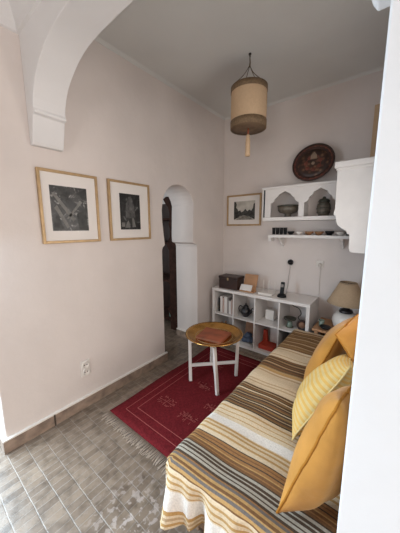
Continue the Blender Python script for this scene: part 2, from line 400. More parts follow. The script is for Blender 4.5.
make('ceiling_hook', lambda bm: (lathe(bm, [(.012, 3.022), (.012, 3.03)], (LX, LY, 0), 12), tube(bm, [(LX, LY+.01*math.cos(u), 3.012+.01*math.sin(u)) for u in [i*PI/6 for i in range(12)]], .0025, 6, closed=True)), M['iron'], t)
make('finial', lambda bm: lathe(bm, [(.0001, 2.775), (.02, 2.785), (.024, 2.81), (.010, 2.825), (.014, 2.84), (.0001, 2.85)], (LX, LY, 0), 16, caps=False), M['darkwood'], t)
tas = make('tassel', lambda bm: lathe(bm, [(.0001, 2.195), (.023, 2.195), (.022, 2.25), (.021, 2.33), (.015, 2.355), (.018, 2.368), (.010, 2.380), (.0001, 2.383)], (LX, LY, 0), 18, caps=False), M['lant'], t, label='pale beige tassel')
make('tassel_cord', lambda bm: tube(bm, [(LX, LY, 2.38), (LX, LY, 2.432)], .006, 8), M['leather'], tas)

# ================================================================= NICHE CUPBOARD ON BACK WALL
t = thing('niche_cupboard', 'white wall cupboard with two scalloped arched niches', 'cupboard', (1.10, YB, 1.63))
X0, X1, YF = .700, 1.60, 2.84
def cusp(x0, x1, zb, zs, zt):
    """open scalloped arch outline from bottom-left, over the top, to bottom-right"""
    w = x1-x0; c = (x0+x1)/2; h = zt-zs
    L1 = [(x0, zb), (x0, zs), (x0+.06*w, zs+.05*h), (x0+.12*w, zs+.15*h), (x0+.145*w, zs+.30*h), (x0+.15*w, zs+.40*h), (x0+.22*w, zs+.48*h), (x0+.27*w, zs+.60*h), (x0+.285*w, zs+.74*h), (x0+.36*w, zs+.82*h), (x0+.44*w, zs+.91*h), (c, zt)]
    return L1 + [(2*c-x, z) for x, z in L1[-2::-1]]
def face(bm):
    top = 1.985; bot = 1.665
    ol = [(.740, bot), (.740, top), (1.60, top), (1.60, bot)]
    n2 = cusp(1.190, 1.500, bot, 1.815, 1.955); n1 = cusp(.812, 1.132, bot, 1.825, 1.955)
    pts = ol[:3] + [(1.60, bot)] + n2[::-1] + n1[::-1]
    prism(bm, pts, 'y', YF, YF+.022)
    box(bm, .705, .718, YF, YF+.022, bot, top)
make('arched_face', face, M['whitew'], t)
make('top_board', B(.700, 1.60, YF-.012, YB-.002, 1.985, 2.012), M['whitew'], t, bevel=.003)
make('bottom_board', B(.730, 1.60, YF-.04, YB-.002, 1.624, 1.665), M['whitew'], t, bevel=.004)
make('side_panel', B(.705, .718, YF+.022, YB-.002, 1.665, 1.985), M['whitew'], t)
make('slot_shade_panel', B(.718, .740, YF+.012, YF+.030, 1.665, 1.985), M['slot'], t, label='dark panel painting the shade of the narrow left slot')  # shade inside the open slot, put in as a dark coloured panel
make('divider', B(1.150, 1.172, YF+.022, YB-.002, 1.665, 1.985), M['whitew'], t)
make('back_panel', B(.728, 1.60, YB-.012, YB-.002, 1.665, 1.985), M['wall'], t)
# low shelf under it
t = thing('wall_shelf', 'narrow white bracket shelf mounted under the niche cupboard', 'shelf', (1.2, YB, 1.41))
make('shelf_board', B(.785, 1.635, 2.86, YB-.002, 1.428, 1.462), M['whitew'], t, bevel=.003)
for xx in (.90, 1.56):
    make('bracket', lambda bm: prism(bm, [(YB-.002, 1.428), (2.92, 1.428), (2.93, 1.405), (2.96, 1.395), (2.985, 1.36), (3.02, 1.35), (3.05, 1.32), (YB-.002, 1.315)], 'x', xx-.012, xx+.012), M['whitew'], t)
make('end_block', B(.785, .815, 2.87, 2.98, 1.385, 1.428), M['whitew'], t)
# side cabinet on the right wall
t = thing('side_wall_cabinet', 'large white cabinet with curved lower edge next to the pier', 'cabinet', (1.85, 2.7, 1.32))
YC = 2.50
side = [(1.548, 2.055), (1.552, 1.70), (1.545, 1.69), (1.545, 1.66), (1.565, 1.645), (1.568, 1.60), (1.585, 1.565), (1.62, 1.535), (1.655, 1.515), (1.662, 1.49), (1.680, 1.485), (1.685, 1.36), (1.695, 1.335), (1.72, 1.325), (XR-.002, 1.325), (XR-.002, 2.055)]
make('side_panel', lambda bm: prism(bm, side, 'y', YC, YC+.025), M['whitew'], t, bevel=.004)
make('cornice', lambda bm: (box(bm, 1.528, XR-.002, YC-.022, YF-.02, 2.055, 2.105), box(bm, 1.61, XR-.002, YF-.02, YB-.002, 2.06, 2.105), box(bm, 1.54, XR-.002, YC-.010, YF-.02, 2.035, 2.055)), M['whitew'], t, bevel=.005)
make('lower_board', B(1.60, XR-.002, YC+.025, YF-.045, 1.632, 1.665), M['whitew'], t)
make('base_board', B(1.72, XR-.002, YC+.025, YF-.045, 1.33, 1.36), M['whitew'], t)
make('front_board', B(1.605, 1.625, YC+.025, YF-.045, 1.665, 2.035), M['whitew'], t)

# plate on top
pc = Vector((1.222, 2.965, 2.236)); ax = Vector((0.03, -1, .30)).normalized()
t = thing('inlaid_plate', 'round dark brown inlaid plate leaning on the wall above niches', 'plate', (pc.x, pc.y, 2.013))
make('plate_dish', lambda bm: lathe(bm, [(.0001, -.006), (.10, -.006), (.17, .004), (.212, .018), (.214, .022), (.207, .024), (.165, .012), (.10, .003), (.0001, .002)], pc, 56, ax, caps=False), M['platerim'], t)
make('inlay_field', lambda bm: lathe(bm, [(.0001, .0035), (.095, .0045), (.155, .0125), (.156, .010)], pc, 48, ax, caps=False), M['mosaic'], t)
qr = Vector((0, 0, 1)).rotation_difference(ax)
def petals(bm, n, r, s, h, ph_=0):
    for k in range(n):
        a = 2*PI*k/n+ph_
        c = pc + qr @ Vector((r*math.cos(a), r*math.sin(a), h))
        lathe(bm, [(s, 0), (s*.8, .002), (.0001, .003)], c, 6, ax, caps=False)
    if n > 1: lathe(bm, [(r-.004, h-.001), (r-.003, h+.0012), (r+.003, h+.0012), (r+.004, h-.001)], pc, 48, ax, caps=False)
make('rim_inlay', lambda bm: petals(bm, 20, .187, .013, .018), M['inlayr'], t)
make('star_inlay', lambda bm: petals(bm, 7, .075, .026, .004, .4), M['inlayr'], t)
def wedge(bm):
    for a0 in (0.0,):
        pts = [(-.03, .045), (.035, .045), (.030, .085), (.0, .125), (-.030, .09)]
        A = [bm.verts.new(pc + ax*.0145 + Vector((x, 0, 0)) + (Vector((0, .30, 1)).normalized())*z) for x, z in pts]
        bm.faces.new(A)
        A2 = [bm.verts.new(pc + ax*.004 + Vector((x, 0, 0)) + (Vector((0, .30, 1)).normalized())*z) for x, z in pts]
        bm.faces.new(A2[::-1])
        for i in range(5): bm.faces.new((A[i], A[(i+1) % 5], A2[(i+1) % 5], A2[i]))
make('pale_inlay', wedge, M['inlayp'], t)
make('centre_inlay', lambda bm: petals(bm, 1, 0, .02, .004), M['inlayp'], t)

# bowl and jar in the niches
t = thing('footed_bowl', 'grey green footed bowl standing in the left niche', 'bowl', (.978, 2.955, 1.665))
make('bowl_body', lambda bm: lathe(bm, [(.048, 1.666), (.046, 1.675), (.034, 1.69), (.04, 1.705), (.095, 1.722), (.112, 1.745), (.116, 1.80), (.110, 1.80), (.10, 1.75), (.06, 1.735), (.0001, 1.73)], (.978, 2.955, 0), 36), M['grey'], t)
make('rim_band', lambda bm: lathe(bm, [(.115, 1.785), (.1205, 1.787), (.1205, 1.802), (.113, 1.803)], (.978, 2.955, 0), 36, caps=False), M['green'], t)
t = thing('lidded_jar', 'dark ribbed lidded jar standing in the right niche', 'jar', (1.362, 2.955, 1.665))
make('jar_body', lambda bm: lathe(bm, [(.050, 1.666), (.056, 1.69), (.068, 1.715), (.064, 1.722), (.072, 1.745), (.067, 1.753), (.068, 1.775), (.056, 1.80), (.050, 1.815)], (1.362, 2.955, 0), 30), M['grey'], t)
make('lid', lambda bm: lathe(bm, [(.058, 1.815), (.058, 1.828), (.045, 1.845), (.018, 1.855), (.016, 1.87), (.0001, 1.875)], (1.362, 2.955, 0), 30), M['green'], t)
def bands(bm):
    for z, r in ((1.708, .070), (1.75, .074), (1.79, .065)): lathe(bm, [(r-.004, z-.006), (r, z), (r-.004, z+.006)], (1.362, 2.955, 0), 30, caps=False)
make('dark_bands', bands, M['green'], t)

# things on the little shelf
ZS = 1.463
cup = tag(make('glass_cup', lambda bm: lathe(bm, [(.016, 0), (.018, .003), (.021, .075), (.022, .082), (.019, .082), (.017, .01), (.0001, .008)], (0, 0, 0), 20), M['black'], loc=(0, 0, 0)), '', 'cup', 'dark cups on the small shelf')
for i, (xx, lb) in enumerate(zip((.825, .872, .919, .966), ('first dark tea cup at left end of the small shelf', 'second dark tea cup from the left end of small shelf', 'third dark tea cup from the left end of small shelf', 'fourth dark tea cup, standing beside the dark bowl'))):
    o = cup if i == 0 else clone(cup, (0, 0, 0))
    o.location = (xx, 2.935, ZS+.001); o['label'] = lb
def bowlthing(name, label, x, r, h, m, y=2.94):
    prof = [(r*.45, 0), (r*.5, .004), (r*.85, h*.45), (r, h*.95), (r*.97, h), (r*.93, h*.95), (r*.78, h*.5), (r*.4, h*.18), (.0001, h*.16)]
    return tag(make(name, lambda bm: lathe(bm, prof, (x, y, ZS), 28), M[m], loc=(x, y, ZS)), label, 'bowl')
bowlthing('small_bowl', 'low black bowl between dark cups and white bowl on shelf', 1.030, .040, .040, 'black')
bowlthing('small_bowl', 'small white bowl in the middle of the low shelf', 1.125, .042, .038, 'ceramic')
bowlthing('small_bowl', 'amber brown bowl right of the small white bowl', 1.232, .050, .040, 'amber')
bowlthing('small_bowl', 'amber brown bowl beside the black bowl under the jar', 1.338, .048, .040, 'amber')
bowlthing('small_bowl', 'black rounded bowl under the lidded jar, right half of shelf', 1.442, .046, .045, 'black')
bowlthing('small_bowl', 'white bowl at the right end of the low shelf', 1.545, .050, .036, 'ceramic')
tag(make('small_bottle', lambda bm: lathe(bm, [(.014, 0), (.016, .004), (.017, .035), (.008, .05), (.007, .07), (.0001, .071)], (1.612, 2.93, ZS), 18), M['green'], loc=(1.612, 2.93, ZS)), 'small dark bottle at the right end of the low shelf', 'bottle')

# ================================================================= BOOKCASE
bx0, bx1, by0, by1, bh = .089, 1.360, 2.678, 3.055, .735
t = thing('cube_bookcase', 'low white cube bookcase of eight compartments against the back wall', 'bookcase', ((bx0+bx1)/2, (by0+by1)/2, 0))
make('top_panel', B(bx0, bx1, by0, by1, bh-.036, bh), M['white'], t, bevel=.002)
make('bottom_panel', B(bx0, bx1, by0, by1, .001, .036), M['white'], t, bevel=.002)
cw = (bx1-bx0-.072-.048)/4
for xx in (bx0, bx1-.036): make('side_panel', B(xx, xx+.036, by0, by1, .036, bh-.036), M['white'], t, bevel=.002)
CX = []
for k in range(4):
    a = bx0+.036+k*(cw+.016); CX.append((a, a+cw))
    if k: make('upright', B(a-.016, a, by0+.002, by1, .036, bh-.036), M['white'], t)
    make('shelf', B(a, a+cw, by0+.002, by1, .372, .388), M['white'], t)
make('back_panel', B(bx0+.036, bx1-.036, by1-.006, by1-.001, .036, bh-.036), M['wall'], t)
ZT, ZM, ZB = bh+.001, .389, .037
# top-left: upright booklets and binders
def book(label, x0, w, h, m, y0=2.745, d=.20, z=ZM, name='book', cover=True):
    t = thing(name, label, 'book', (x0+w/2, y0+d/2, z))
    make('pages', B(x0+.003, x0+w-.003, y0+.003, y0+d-.003, z+.003, z+h-.003), M['paper'], t)
    make('cover', boxes((x0, x0+.0025, y0, y0+d, z, z+h), (x0+w-.0025, x0+w, y0, y0+d, z, z+h), (x0, x0+w, y0-.002, y0+.002, z, z+h)), M[m], t)
book('dark spined book at left end of the upper left compartment', .150, .022, .20, 'black')
book('tall white booklet beside the dark book in the upper left compartment', .178, .036, .225, 'paper')
book('slim pinkish spined book, upper left compartment', .219, .020, .205, 'pink')
book('broad pale binder in the middle of the upper left compartment', .243, .046, .23, 'paper')
book('grey spined book right of the broad pale binder', .293, .018, .21, 'greysp')
book('low white booklet near the right side of upper left compartment', .315, .034, .18, 'paper')
book('thin pinkish book at right end of the upper left compartment', .354, .014, .20, 'pink')
# bottom-left: dark bottles
for i, (xx, r, h, lb) in enumerate(((.185, .028, .19, 'squat'), (.25, .033, .22, 'tall'), (.322, .030, .18, 'short'))):
    tt = thing('dark_bottle', {'squat': 'dark bottle at left in the lower left compartment', 'tall': 'taller dark bottle in the middle of lower left compartment', 'short': 'dark bottle at right in the lower left compartment'}[lb], 'bottle', (xx, 2.78, ZB))
    make('bottle_body', lambda bm: lathe(bm, [(r, ZB), (r, ZB+h*.6), (r*.4, ZB+h*.8), (r*.35, ZB+h*.93)], (xx, 2.78, 0), 20), M['iron'], tt)
    make('cap', lambda bm: lathe(bm, [(r*.45, ZB+h*.93), (r*.45, ZB+h)], (xx, 2.78, 0), 16), M['brownc'], tt)
# teapot
tx, ty = .545, 2.80
t = thing('teapot', 'dark metal teapot standing in the second upper compartment', 'teapot', (tx, ty, ZM))
make('pot_body', lambda bm: lathe(bm, [(.035, ZM), (.038, ZM+.008), (.058, ZM+.03), (.068, ZM+.06), (.062, ZM+.09), (.042, ZM+.115), (.034, ZM+.125)], (tx, ty, 0), 30), M['iron'], t)
make('lid', lambda bm: lathe(bm, [(.038, ZM+.125), (.036, ZM+.135), (.018, ZM+.155), (.007, ZM+.16), (.011, ZM+.172), (.0001, ZM+.18)], (tx, ty, 0), 24), M['iron'], t)
make('spout', lambda bm: tube(bm, smooth_path([(tx+.055, ty-.01, ZM+.05), (tx+.085, ty-.02, ZM+.075), (tx+.09, ty-.022, ZM+.11), (tx+.105, ty-.028, ZM+.135)], 4), [.014]*5+[.010]*5+[.008]*3, 10), M['iron'], t)
make('handle', lambda bm: tube(bm, smooth_path([(tx-.045, ty, ZM+.115), (tx-.085, ty, ZM+.13), (tx-.105, ty, ZM+.09), (tx-.085, ty, ZM+.045), (tx-.06, ty, ZM+.04)], 5), .007, 8), M['iron'], t)
# second lower: brown folder, blue cloth bundle
tag(make('brown_folder', lambda bm: prism(bm, [(2.86, ZB), (2.88, ZB), (2.93, ZB+.27), (2.91, ZB+.27)], 'x', .50, .68), M['brownc']), 'brown folder leaning inside the second lower compartment', 'folder')
def bundle(bm):
    for i, (x, y, z, r) in enumerate(((.56, 2.79, ZB+.045, .06), (.61, 2.78, ZB+.055, .055), (.59, 2.80, ZB+.10, .05), (.65, 2.79, ZB+.05, .045))):
        mm = bmesh.ops.create_icosphere(bm, subdivisions=3, radius=r, matrix=Matrix.Translation((x, y, z)) @ Matrix.Diagonal((1, 1, .75, 1)))
        for v in mm['verts']: v.co += Vector((math.sin(v.co.z*90), 0, math.sin(v.co.x*80)))*.004
    for f in bm.faces: f.smooth = True
tag(make('cloth_bundle', bundle, M['blue'], recalc=False), 'crumpled dark blue cloth in the second lower compartment', 'cloth')
# third upper: white router box with two cables
t = thing('white_device', 'small white box device in the third upper compartment', 'device', (.86, 2.90, ZM))
make('device_box', B(.79, .90, 2.86, 2.93, ZM, ZM+.13), M['socket'], t, bevel=.006)
make('device_cable', lambda bm: tube(bm, smooth_path([(.91, 2.93, ZM+.01), (.93, 2.96, ZM+.04), (.925, 2.99, ZM+.15), (.935, 3.02, ZM+.25), (.93, 3.04, .66)], 5), .004, 6), M['greysp'], t)
# third lower: orange-red boxes and white papers
t = thing('orange_box', 'bright orange red open box in the third lower compartment', 'box', (.84, 2.80, ZB))
make('box_base', B(.765, .965, 2.735, 2.89, ZB, ZB+.055), M['orange'], t, bevel=.003)
make('box_lid_flap', lambda bm: prism(bm, [(.768, ZB+.055), (.832, ZB+.055), (.815, ZB+.20), (.768, ZB+.20)], 'y', 2.87, 2.90), M['orange'], t)
tag(make('paper_stack', B(.85, .97, 2.905, 2.94, ZB, ZB+.25), M['paper']), 'white papers standing behind the orange red box', 'papers')
# fourth upper: green glass goblet, brown round clock, cable
t = thing('glass_dish', 'pale green glass dish on a foot in the right upper compartment', 'dish', (1.12, 2.80, ZM))
make('dish_bowl', lambda bm: lathe(bm, [(.012, ZM+.07), (.03, ZM+.082), (.066, ZM+.095), (.072, ZM+.112), (.066, ZM+.110), (.02, ZM+.09), (.0001, ZM+.088)], (1.12, 2.80, 0), 28), M['green'], t)
make('foot', lambda bm: lathe(bm, [(.036, ZM), (.036, ZM+.006), (.03, ZM+.03), (.024, ZM+.07), (.0001, ZM+.072)], (1.12, 2.80, 0), 28), M['glassg'], t)
make('base_ring', lambda bm: lathe(bm, [(.044, ZM), (.044, ZM+.008), (.036, ZM+.01)], (1.12, 2.80, 0), 28, caps=False), M['green'], t)
t = thing('desk_clock', 'round brown desk clock at the right end of the upper compartments', 'clock', (1.262, 2.79, ZM))
make('clock_case', lambda bm: lathe(bm, [(.0001, -.02), (.052, -.02), (.060, -.01), (.060, .012), (.050, .02), (.044, .012), (.0001, .012)], (1.262, 2.79, ZM+.062), 32, Vector((0.1, -1, .05)), caps=False), M['darkwood'], t)
make('clock_face', lambda bm: lathe(bm, [(.0001, .013), (.036, .0135), (.036, .012)], (1.262, 2.79, ZM+.062), 28, Vector((0.1, -1, .05)), caps=False), M['brownc'], t)
make('clock_base', B(1.225, 1.30, 2.765, 2.815, ZM, ZM+.010), M['darkwood'], t)
tag(make('black_cable', lambda bm: tube(bm, smooth_path([(1.06, 3.02, .64), (1.09, 2.98, .60), (1.17, 2.96, .58), (1.20, 2.95, .52), (1.17, 2.95, .47), (1.21, 2.96, .42), (1.20, 3.0, .396)], 6), .0045, 6), M['black']), 'black cable dangling inside the right upper compartment', 'cable')
tag(make('storage_box', B(1.07, 1.28, 2.74, 3.0, ZB, ZB+.16), M['iron'], bevel=.006), 'dark storage box in the right lower compartment behind the daybed', 'box')

# on top
t = thing('wooden_box', 'dark brown wooden box at left end of the bookcase top', 'box', (.32, 2.82, ZT))
make('box_body', B(.168, .452, 2.722, 2.90, ZT, ZT+.135), M['darkwood'], t, bevel=.004)
make('lid', B(.162, .458, 2.716, 2.906, ZT+.137, ZT+.172), M['darkwood'], t, bevel=.006)
make('clasp', B(.30, .322, 2.712, 2.7155, ZT+.12, ZT+.155), M['gold'], t)
t = thing('tan_board', 'tan wooden board leaning upright beside the dark wooden box', 'board', (.58, 2.86, ZT))
make('board', lambda bm: prism(bm, [(2.80, ZT+.002), (2.82, ZT+.002), (2.90, ZT+.205), (2.88, ZT+.208)], 'x', .485, .665), M['tan'], t, bevel=.003)
make('board_foot', B(.475, .675, 2.73, 2.835, ZT, ZT+.016), M['tan'], t, bevel=.003)
t = tag(make('white_card', lambda bm: prism(bm, [(2.735, ZT+.018), (2.745, ZT+.018), (2.785, ZT+.085), (2.775, ZT+.088)], 'x', .480, .640), M['paper'], bevel=.002), 'white card propped on the foot of the tan board', 'card')
t = thing('wifi_router', 'flat white router with thin antennas beside the cordless phone', 'router', (.84, 2.80, ZT))
make('router_body', B(.735, .915, 2.735, 2.86, ZT, ZT+.026), M['socket'], t, bevel=.006)
for xx in (.75, .82, .895): make('antenna', lambda bm: tube(bm, [(xx, 2.855, ZT+.02), (xx+.003, 2.862, ZT+.16)], .004, 8), M['socket'], t)
t = thing('cordless_phone', 'black cordless phone standing upright in its cradle', 'telephone', (1.01, 2.80, ZT))
make('cradle', lambda bm: lathe(bm, [(.052, ZT), (.052, ZT+.014), (.040, ZT+.032), (.022, ZT+.04), (.0001, ZT+.04)], (1.01, 2.80, 0), 28), M['black'], t)
hs = make('handset', lambda bm: bar(bm, (1.01, 2.795, ZT+.03), (1.01, 2.822, ZT+.175), .046, .024), M['black'], t, bevel=.008)
make('screen', lambda bm: bar(bm, (1.01, 2.7972, ZT+.118), (1.01, 2.8033, ZT+.15), .030, .004), M['greysp'], hs)
# wall sockets
t = thing('phone_socket', 'small black plug in the back wall above the phone', 'socket', (1.003, YB-.001, 1.085))
make('socket_plate', lambda bm: lathe(bm, [(.035, .001), (.035, .012), (.030, .016)], (1.003, YB, 1.118), 24, Vector((0, -1, 0))), M['iron'], t)
make('plug', lambda bm: lathe(bm, [(.026, .016), (.024, .045), (.0001, .047)], (1.003, YB, 1.118), 20, Vector((0, -1, 0)), caps=False), M['black'], t)
make('phone_cord', lambda bm: tube(bm, smooth_path([(1.003, YB-.035, 1.10), (1.005, YB-.02, 1.05), (.99, YB-.012, .93), (.985, YB-.012, .82), (.975, YB-.01, .76), (1.0, 3.0, .741), (1.01, 2.86, .741)], 6), .003, 6), M['greysp'], t)
t = thing('wall_socket', 'white socket on back wall between phone and table lamp', 'socket', (1.34, YB-.001, 1.08))
make('socket_plate', B(1.30, 1.38, YB-.012, YB-.001, 1.085, 1.165), M['socket'], t, bevel=.004)
make('plug', lambda bm: lathe(bm, [(.020, .012), (.018, .04), (.0001, .042)], (1.345, YB, 1.12), 20, Vector((0, -1, 0)), caps=False), M['cable'], t)
make('cord', lambda bm: tube(bm, smooth_path([(1.345, YB-.03, 1.11), (1.35, YB-.012, 1.05), (1.35, YB-.008, .85), (1.36, YB-.008, .60), (1.40, YB-.030, .40)], 6), .0035, 6), M['cable'], t)
t = thing('double_socket', 'white two gang socket low on the left wall above the baseboard', 'socket', (.001, .911, .29))
make('socket_plate', B(.001, .012, .872, .952, .285, .425), M['socket'], t, bevel=.004)
for zz in (.322, .386):
    o = make('socket_well', lambda bm: lathe(bm, [(.0295, .012), (.031, .019), (.027, .021), (.025, .013), (.0001, .0125)], (0, .912, zz), 26, Vector((1, 0, 0)), caps=False), M['socket'], t)
    make('pin_holes', lambda bm: [lathe(bm, [(.005, .0130), (.005, .0136), (.0001, .0138)], (0, .912+dy, zz), 10, Vector((1, 0, 0)), caps=False) for dy in (-.011, .011)], M['iron'], o)

# ================================================================= SIDE TABLE + LAMP
t = thing('bedside_table', 'small pale side table in the corner behind the daybed', 'table', (1.72, 2.87, 0))
make('tabletop', B(1.40, 1.94, 2.64, 3.045, .475, .50), M['tan'], t, bevel=.004)
for xx, yy in ((1.42, 2.66), (1.88, 2.66), (1.42, 2.99), (1.88, 2.99)): make('leg', B(xx, xx+.035, yy, yy+.035, .001, .475), M['tan'], t)
lx, ly = 1.675, 2.80
t = thing('table_lamp', 'table lamp with khaki cone shade and round white base', 'lamp', (lx, ly, .501))
make('lamp_base', lambda bm: lathe(bm, [(.055, .501), (.075, .505), (.105, .54), (.120, .59), (.112, .64), (.085, .675), (.045, .69)], (lx, ly, 0), 36), M['ceramic'], t)
make('neck', lambda bm: lathe(bm, [(.060, .688), (.066, .70), (.055, .72), (.030, .73), (.034, .745), (.016, .755), (.013, .80)], (lx, ly, 0), 28), M['iron'], t)
make('lamp_shade', lambda bm: lathe(bm, [(.178, .785), (.180, .787), (.143, .86), (.105, .94), (.076, 1.002), (.073, 1.002), (.101, .94), (.139, .86), (.175, .787)], (lx, ly, 0), 40, caps=False), M['shade'], t)
make('shade_ring', lambda bm: (tube(bm, [(lx+.078*math.cos(a*PI/12), ly+.078*math.sin(a*PI/12), .995) for a in range(24)], .002, 6, closed=True), bar(bm, (lx-.078, ly, .995), (lx+.078, ly, .995), .003, .003), tube(bm, [(lx, ly, .80), (lx, ly, .995)], .003, 6)), M['iron'], t)
t = thing('drinking_glass', 'small green glass beside the lamp on the corner table', 'glass', (1.465, 2.76, .501))
make('glass_body', lambda bm: lathe(bm, [(.022, .501), (.024, .505), (.030, .57), (.028, .57), (.021, .512), (.0001, .51)], (1.465, 2.76, 0), 24), M['glassg'], t)
t = tag(make('dark_saucer', lambda bm: lathe(bm, [(.03, .501), (.035, .505), (.055, .53), (.05, .532), (.03, .512), (.0001, .51)], (1.515, 2.70, 0), 24), M['iron'], loc=(1.515, 2.70, .501)), 'small dark bowl in front of the white lamp base', 'bowl')

# ================================================================= RUG
RX0, RX1, RY0, RY1 = .222, 1.30, .985, 2.50
t = thing('red_rug', 'flat woven dark red rug with thin border lines and fringe', 'rug', ((RX0+RX1)/2, (RY0+RY1)/2, 0))
def rg(bm):
    nx, ny = 24, 32; g = {}
    for i in range(nx+1):
        for j in range(ny+1):
            x = RX0+(RX1-RX0)*i/nx; y = RY0+(RY1-RY0)*j/ny
            if i == 0: x += .006*math.sin(y*7)
            g[i, j] = (x, y, .009+.0012*math.sin(x*21+y*9))
    T = {k: bm.verts.new(v) for k, v in g.items()}; Bv = {k: bm.verts.new((v[0], v[1], .0012)) for k, v in g.items()}
    for i in range(nx):
        for j in range(ny):
            bm.faces.new((T[i, j], T[i+1, j], T[i+1, j+1], T[i, j+1])).smooth = True
            bm.faces.new((Bv[i, j], Bv[i, j+1], Bv[i+1, j+1], Bv[i+1, j]))
    rim = [(i, 0) for i in range(nx)]+[(nx, j) for j in range(ny)]+[(i, ny) for i in range(nx, 0, -1)]+[(0, j) for j in range(ny, 0, -1)]
    for a, b in zip(rim, rim[1:]+rim[:1]): bm.faces.new((Bv[a], Bv[b], T[b], T[a]))
pile = make('pile', rg, M['red'], t)
def lines(bm):
    for d in (.095, .165):
        x0, x1, y0, y1 = RX0+d, RX1-d, RY0+d, RY1-d; w = .0035; z0, z1 = .0095, .0114
        box(bm, x0, x1, y0, y0+w, z0, z1); box(bm, x0, x1, y1-w, y1, z0, z1); box(bm, x0, x0+w, y0, y1, z0, z1); box(bm, x1-w, x1, y0, y1, z0, z1)
make('border_line', lines, M['rugline'], pile)
for (cx, cy, s) in ((.53, 1.36, 1), (.80, 1.33, .9), (.66, 1.74, .85), (.90, 1.55, .8), (.56, 2.12, .9)):
    def motif(bm):
        box(bm, cx-.088*s, cx+.088*s, cy-.0012, cy+.0012, .0095, .0112)
        box(bm, cx-.0012, cx+.0012, cy-.055*s, cy+.055*s, .0095, .0112)
        for k in range(26):
            dx = random.uniform(-.085, .085)*s; dy = random.uniform(-.05, .05)*s; L_ = random.uniform(.012, .03)
            if random.random() < .5: box(bm, cx+dx-L_/2, cx+dx+L_/2, cy+dy-.002, cy+dy+.002, .0095, .0113)
            else: box(bm, cx+dx-.002, cx+dx+.002, cy+dy-L_/2, cy+dy+L_/2, .0095, .0113)
    make('woven_motif', motif, M['rugpat'], pile)
def fringe(bm):
    n = 130
    for yy, sg in ((RY0, -1), (RY1, 1)):
        for k in range(n):
            x = RX0+.004+(RX1-RX0-.008)*k/n
            L_ = random.uniform(.06, .10); sx = random.uniform(-.022, .022)
            tube(bm, [(x, yy, .006), (x+sx*.4, yy+sg*L_*.5, .0045), (x+sx, yy+sg*L_, .003)], .0021, 4)
make('fringe', fringe, M['fringe'], t, label='pale frayed fringe')['kind'] = 'stuff'

# ================================================================= TRAY TABLE
TX, TY, TZ = .668, 1.90, .500
t = thing('tray_stand', 'white folding four legged stand under the round brass tray', 'table', (TX, TY, 0))
rg0 = .012
feet = [(.502, 1.722), (.838, 1.712), (.822, 2.082), (.496, 2.092)]
tops = [(.478, 1.745), (.792, 1.725), (.852, 2.055), (.520, 2.080)]
cen = Vector((TX, TY, 0))
for (fx_, fy), (tx_, ty_) in zip(feet, tops):
    make('leg', lambda bm: bar(bm, (fx_, fy, rg0), (tx_, ty_, TZ-.036), .030, .026), M['tablew'], t, bevel=.003)
def cross(i, j, z): 
    a = Vector((*feet[i], 0)).lerp(Vector((*tops[i], 0)), z/.47); b = Vector((*feet[j], 0)).lerp(Vector((*tops[j], 0)), z/.47)
    return lambda bm: bar(bm, (a.x, a.y, z), (b.x, b.y, z), .020, .028)
make('stretcher', cross(0, 2, .175), M['tablew'], t, bevel=.002)
make('stretcher', cross(1, 3, .147), M['tablew'], t, bevel=.002)
make('top_rail', cross(0, 2, .425), M['tablew'], t, bevel=.002)
make('top_rail', cross(1, 3, .396), M['tablew'], t, bevel=.002)
t = thing('brass_tray', 'round golden brass tray resting on the white stand', 'tray', (TX-.01, TY+.01, TZ-.033))
make('tray_dish', lambda bm: lathe(bm, [(.0001, -.034), (.19, -.034), (.215, -.030), (.26, -.010), (.285, .002), (.288, -.001), (.289, -.004), (.286, -.007), (.262, -.020), (.218, -.037), (.0001, -.039)][::-1], (TX-.01, TY+.01, TZ+.006), 64, caps=False), M['brass'], t)
make('engraved_ring', lambda bm: [tube(bm, [(TX-.01+r*math.cos(a*PI/24), TY+.01+r*math.sin(a*PI/24), TZ-.0275) for a in range(48)], .0018, 5, closed=True) for r in (.185, .205, .12)], M['gold'], t)
t = thing('leather_folder', 'red brown leather folder lying on the brass tray', 'folder', (.655, 1.88, TZ-.026))
zf = TZ-.026
fo = [(.500, 1.790), (.745, 1.705), (.835, 1.850), (.790, 2.010), (.560, 2.030)]
fo = [(.555, 1.745), (.815, 1.790), (.785, 2.040), (.500, 1.995)]
make('lower_cover', lambda bm: prism(bm, fo, 'z', zf, zf+.006), M['leather'], t)
make('pages', lambda bm: prism(bm, [(x*.97+.02, y*.97+.057) for x, y in fo], 'z', zf+.006, zf+.016), M['brownc'], t)
make('upper_cover', lambda bm: prism(bm, fo, 'z', zf+.016, zf+.022), M['leather'], t, bevel=.002)

# ================================================================= DAYBED AND THROW
SX0, SX1, SY0, SY1, SZ = 1.250, 1.945, .745, 2.62, .445
t = thing('daybed', 'long low daybed along the right wall under the striped throw', 'daybed', ((SX0+SX1)/2, (SY0+SY1)/2, 0))
make('base_frame', B(SX0+.02, SX1, SY0+.02, SY1, .10, .27), M['daybed'], t, bevel=.006)
make('mattress', B(SX0+.005, SX1, SY0+.005, SY1, .272, SZ-.012), M['mattress'], t, bevel=.03)
for xx in (SX0+.05, SX1-.10):
    for yy in (SY0+.05, SY1-.10): make('leg', B(xx, xx+.05, yy, yy+.05, .014, .10), M['daybed'], t)

